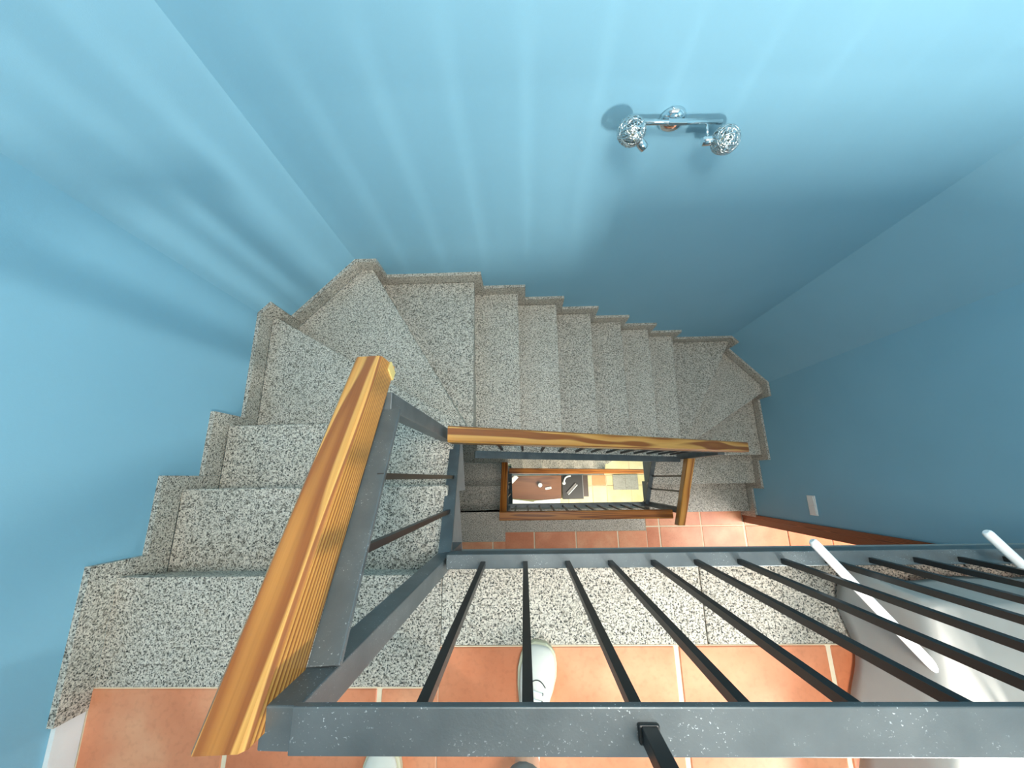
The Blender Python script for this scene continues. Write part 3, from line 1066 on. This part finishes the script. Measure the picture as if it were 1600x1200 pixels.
def person():
    t = thing('person', 'person in white canvas sneakers standing at the railing on the terracotta landing', 'person', (-0.2, -0.95, 0.0))
    RA, LA = Vector((-0.008, -0.735, 0.0)), Vector((-0.424, -0.995, 0.0))
    V, E, Rr = [], [], []

    def add(p, r, par=None):
        V.append(Vector(p))
        Rr.append(r)
        if par is not None:
            E.append((par, len(V) - 1))
        return len(V) - 1
    pelvis = add((-0.20, -1.02, 0.90), (0.135, 0.10))
    waist = add((-0.19, -1.01, 1.08), (0.090, 0.064), pelvis)
    chest = add((-0.16, -0.94, 1.28), (0.088, 0.062), waist)
    neckb = add((-0.13, -0.88, 1.43), 0.062, chest)
    neck = add((-0.12, -0.83, 1.50), 0.050, neckb)
    hb = add((-0.11, -0.78, 1.555), 0.074, neck)
    head = add((-0.105, -0.745, 1.62), (0.084, 0.094), hb)
    crown = add((-0.105, -0.745, 1.69), 0.062, head)
    for sx in (1, -1):
        sh = add((-0.15 + sx * 0.16, -0.90, 1.385), 0.058, chest)
        el = add((-0.10 + sx * 0.23, -0.62, 1.255), 0.042, sh)
        wr = add((-0.01 + sx * 0.135, -0.34, 1.315), 0.026, el)
        pm = add((0.0 + sx * 0.105, -0.265, 1.335), (0.034, 0.016), wr)
        for q, (oy, ln) in enumerate(((0.0, 0.072), (0.021, 0.078), (-0.020, 0.070), (-0.038, 0.056))):
            kn = add((0.0 + sx * 0.095, -0.232 + oy, 1.322), 0.0095, pm)
            m1 = add((0.0 + sx * 0.088, -0.205 + oy, 1.312), 0.0085, kn)
            add((0.0 + sx * 0.066, -0.190 + oy, 1.310), 0.0075, m1)
        t1 = add((0.0 + sx * 0.088, -0.285, 1.348), 0.011, pm)
        add((0.0 + sx * 0.060, -0.250, 1.350), 0.009, t1)
    for sx, ank, knee in ((1, RA, Vector((-0.06, -0.84, 0.48))), (-1, LA, Vector((-0.36, -0.97, 0.48)))):
        hp = add((-0.20 + sx * 0.09, -1.01, 0.84), 0.088, pelvis)
        kn = add(knee, 0.058, hp)
        cf = add(knee.lerp(ank + Vector((0, 0, 0.1)), 0.35), 0.054, kn)
        an = add(ank + Vector((0, 0, 0.11)), 0.036, cf)
        add(ank + Vector((0.0, 0.03, 0.06)), 0.034, an)
    body = skin_mesh('body', V, E, Rr, M['skin'], t)
    # clothes: same skeleton, slightly fatter, cut at cuffs
    def clothes(nm, verts, edges, rad, mat):
        return skin_mesh(nm, verts, edges, rad, mat, t)
    P = [(-0.20, -1.02, 0.90), (-0.195, -1.015, 1.02), (-0.11, -1.01, 0.84), (-0.06, -0.84, 0.48), (-0.010, -0.738, 0.085), (-0.29, -1.01, 0.84), (-0.36, -0.97, 0.48), (-0.424, -0.996, 0.085)]
    clothes('trousers', P, [(0, 1), (0, 2), (2, 3), (3, 4), (0, 5), (5, 6), (6, 7)], [(0.15, 0.115), (0.135, 0.102), 0.10, 0.072, 0.056, 0.10, 0.072, 0.056], M['trouser'])
    S = [(-0.195, -1.015, 0.93), (-0.19, -1.01, 1.08), (-0.16, -0.94, 1.28), (-0.135, -0.89, 1.41), (0.01, -0.90, 1.385), (0.10, -0.69, 1.285), (-0.31, -0.90, 1.385), (-0.30, -0.69, 1.285)]
    clothes('shirt', S, [(0, 1), (1, 2), (2, 3), (2, 4), (4, 5), (2, 6), (6, 7)], [(0.160, 0.125), (0.150, 0.115), (0.142, 0.112), 0.080, 0.070, 0.060, 0.070, 0.060], M['shirt'])
    # hair cap, face
    hv = [(-0.105, -0.775, 1.60), (-0.105, -0.77, 1.66), (-0.105, -0.755, 1.705), (-0.105, -0.70, 1.700)]
    skin_mesh('hair', hv, [(0, 1), (1, 2), (2, 3)], [(0.080, 0.075), (0.088, 0.085), (0.076, 0.080), (0.050, 0.05)], M['hair'], t)
    skin_mesh('nose', [(-0.105, -0.662, 1.630), (-0.105, -0.645, 1.600)], [(0, 1)], [0.010, 0.015], M['skin'], t, 0, 1)
    for sx in (1, -1):
        lathe('eye', [(0, 0.010), (0.004, 0.009), (0.008, 0.004), (0.009, 0)], (-0.105 + sx * 0.033, -0.668, 1.635), (0, 1, -0.2), M['eyelet'], t, 12)
        skin_mesh('ear', [(-0.105 + sx * 0.086, -0.75, 1.64), (-0.105 + sx * 0.090, -0.75, 1.60)], [(0, 1)], [0.014, 0.011], M['skin'], t, 0, 1)
    tube('mouth', [(-0.127, -0.675, 1.575), (-0.105, -0.668, 1.573), (-0.083, -0.675, 1.575)], 0.004, M['jamb'], t, 6)
    shoe(t, (-0.012, -0.775), (0.038, -0.478), 'shoe')
    shoe(t, (-0.432, -1.035), (-0.412, -0.737), 'shoe')
    return t


person()
ph = thing('phone', 'black smartphone held level in both hands over the railing', 'phone', (0.0, -0.21, 1.324))
box('phone_body', (-0.082, -0.250, 1.324), (0.082, -0.172, 1.332), M['black'], ph, bev=0.003)
box('phone_screen', (-0.078, -0.246, 1.3321), (0.078, -0.176, 1.3327), M['grey_plastic'], ph)

# ------------------------------------------------------------------ ground floor furniture seen through the stairwell
ZD = -5.25
dk = thing('brown_desk', 'brown wooden desk on the ground floor at the bottom of the stairwell', 'desk', (0.2, -0.16, -6.0))
prism('desk_top', [(-0.235, 0.03), (-0.215, -0.335), (0.0, -0.352), (0.2, -0.362), (0.4, -0.358), (0.617, -0.345), (0.632, 0.03)], ZD - 0.03, ZD, M['desk'], dk, bev=0.004)
for x, y in ((-0.17, -0.28), (0.56, -0.28), (-0.17, 0.0), (0.56, 0.0)):
    bar('leg', (x, y, -6.0), (x, y, ZD - 0.03), 0.045, 0.045, M['dark_wood'], dk, 0.003, up=(0, 1, 0))
bar('apron', (-0.15, -0.29, ZD - 0.07), (0.54, -0.29, ZD - 0.07), 0.02, 0.08, M['dark_wood'], dk)
cup = thing('round_white_pot', 'round white pot with a pale lid on the brown desk', 'pot', (0.268, -0.122, ZD))
lathe('pot_body', [(0.0005, 0.026), (0.008, 0.034), (0.05, 0.040), (0.056, 0.040)], (0.268, -0.122, ZD), (0, 0, 1), M['dark_wood'], cup, 24)
lathe('pot_lid', [(0.0562, 0.036), (0.062, 0.035), (0.066, 0.02), (0.067, 0.0)], (0.268, -0.122, ZD), (0, 0, 1), M['white_plastic'], cup, 24)
er = thing('white_remote', 'small white slab lying beside the round pot on the desk', 'remote', (0.405, -0.178, ZD))
bar('casing', (0.355, -0.183, ZD + 0.0105), (0.455, -0.168, ZD + 0.0105), 0.036, 0.02, M['white_plastic'], er, 0.004)
bar('button_strip', (0.375, -0.180, ZD + 0.0212), (0.435, -0.171, ZD + 0.0212), 0.012, 0.0012, M['grey_plastic'], er)
pa = thing('paper_stack', 'folded white papers on the far left desk corner', 'papers', (-0.17, -0.01, ZD))
for k in range(3):
    m, L = frame_mat((-0.235 + 0.012 * k, -0.075, ZD + 0.003 + 0.004 * k), (-0.135 + 0.012 * k, 0.025, ZD + 0.003 + 0.004 * k))
    bar('sheet', (-0.235 + 0.012 * k, -0.075, ZD + 0.0025 + 0.0035 * k), (-0.135 + 0.012 * k, 0.025, ZD + 0.0025 + 0.0035 * k), 0.055, 0.003, M['white_plastic'], pa)
cb = thing('dark_side_cabinet', 'low dark brown cabinet with a lower step beside the desk', 'cabinet', (0.9, -0.16, -6.0))
box('cabinet_body', (0.66, -0.36, -6.0), (1.005, 0.03, -5.42), M['dark_wood'], cb, bev=0.004)
box('cabinet_top', (0.655, -0.365, -5.4198), (1.01, 0.035, -5.40), M['black'], cb, bev=0.003)
box('side_shelf', (1.0105, -0.335, -6.0), (1.13, 0.03, -5.60), M['dark_wood'], cb, bev=0.003)
bar('cabinet_edge', (1.0075, -0.36, -5.397), (1.0075, 0.03, -5.397), 0.012, 0.006, M['grey_plastic'], cb)
tl = thing('grey_tablet', 'grey slab device leaning diagonally on the dark cabinet', 'tablet', (0.82, -0.17, -5.40))
bar('tablet_body', (0.735, -0.275, -5.385), (0.895, -0.115, -5.385), 0.05, 0.028, M['grey_plastic'], tl, 0.004)
bar('tablet_edge', (0.750, -0.290, -5.365), (0.910, -0.130, -5.365), 0.012, 0.02, M['white_plastic'], tl, 0.002)
al = thing('curved_white_lamp', 'curved white desk lamp arm at the corner of the dark cabinet', 'lamp', (0.70, 0.0, -5.40))
tube('lamp_arm', [(0.685, -0.10, -5.38), (0.69, -0.05, -5.36), (0.71, -0.01, -5.35), (0.75, 0.012, -5.35), (0.80, 0.02, -5.36)], 0.014, M['white_plastic'], al, 12)
lathe('lamp_base', [(0.0005, 0.03), (0.012, 0.028), (0.016, 0.0)], (0.685, -0.10, -5.40), (0, 0, 1), M['white_plastic'], al, 20)
ct = thing('white_low_bench', 'white low bench standing in front of the brown desk', 'bench', (0.2, -0.5, -6.0))
prism('bench_seat', [(-0.26, -0.345), (0.16, -0.40), (0.165, -0.385), (0.61, -0.352), (0.61, -0.64), (-0.26, -0.64)], -5.46, -5.42, M['white_plastic'], ct, bev=0.004)
for x in (-0.2, 0.55):
    box('bench_leg', (x - 0.03, -0.60, -6.0), (x + 0.03, -0.42, -5.46), M['white_plastic'], ct)
gs = thing('granite_step_block', 'pale granite step block on the cream ground floor tiles', 'step', (1.88, -0.1, -6.0))
for x in (1.655, 1.885):
    box('step_slab', (x, -0.245, -5.9995), (x + 0.2285, 0.03, -5.965), M['granite'], gs, bev=0.004)
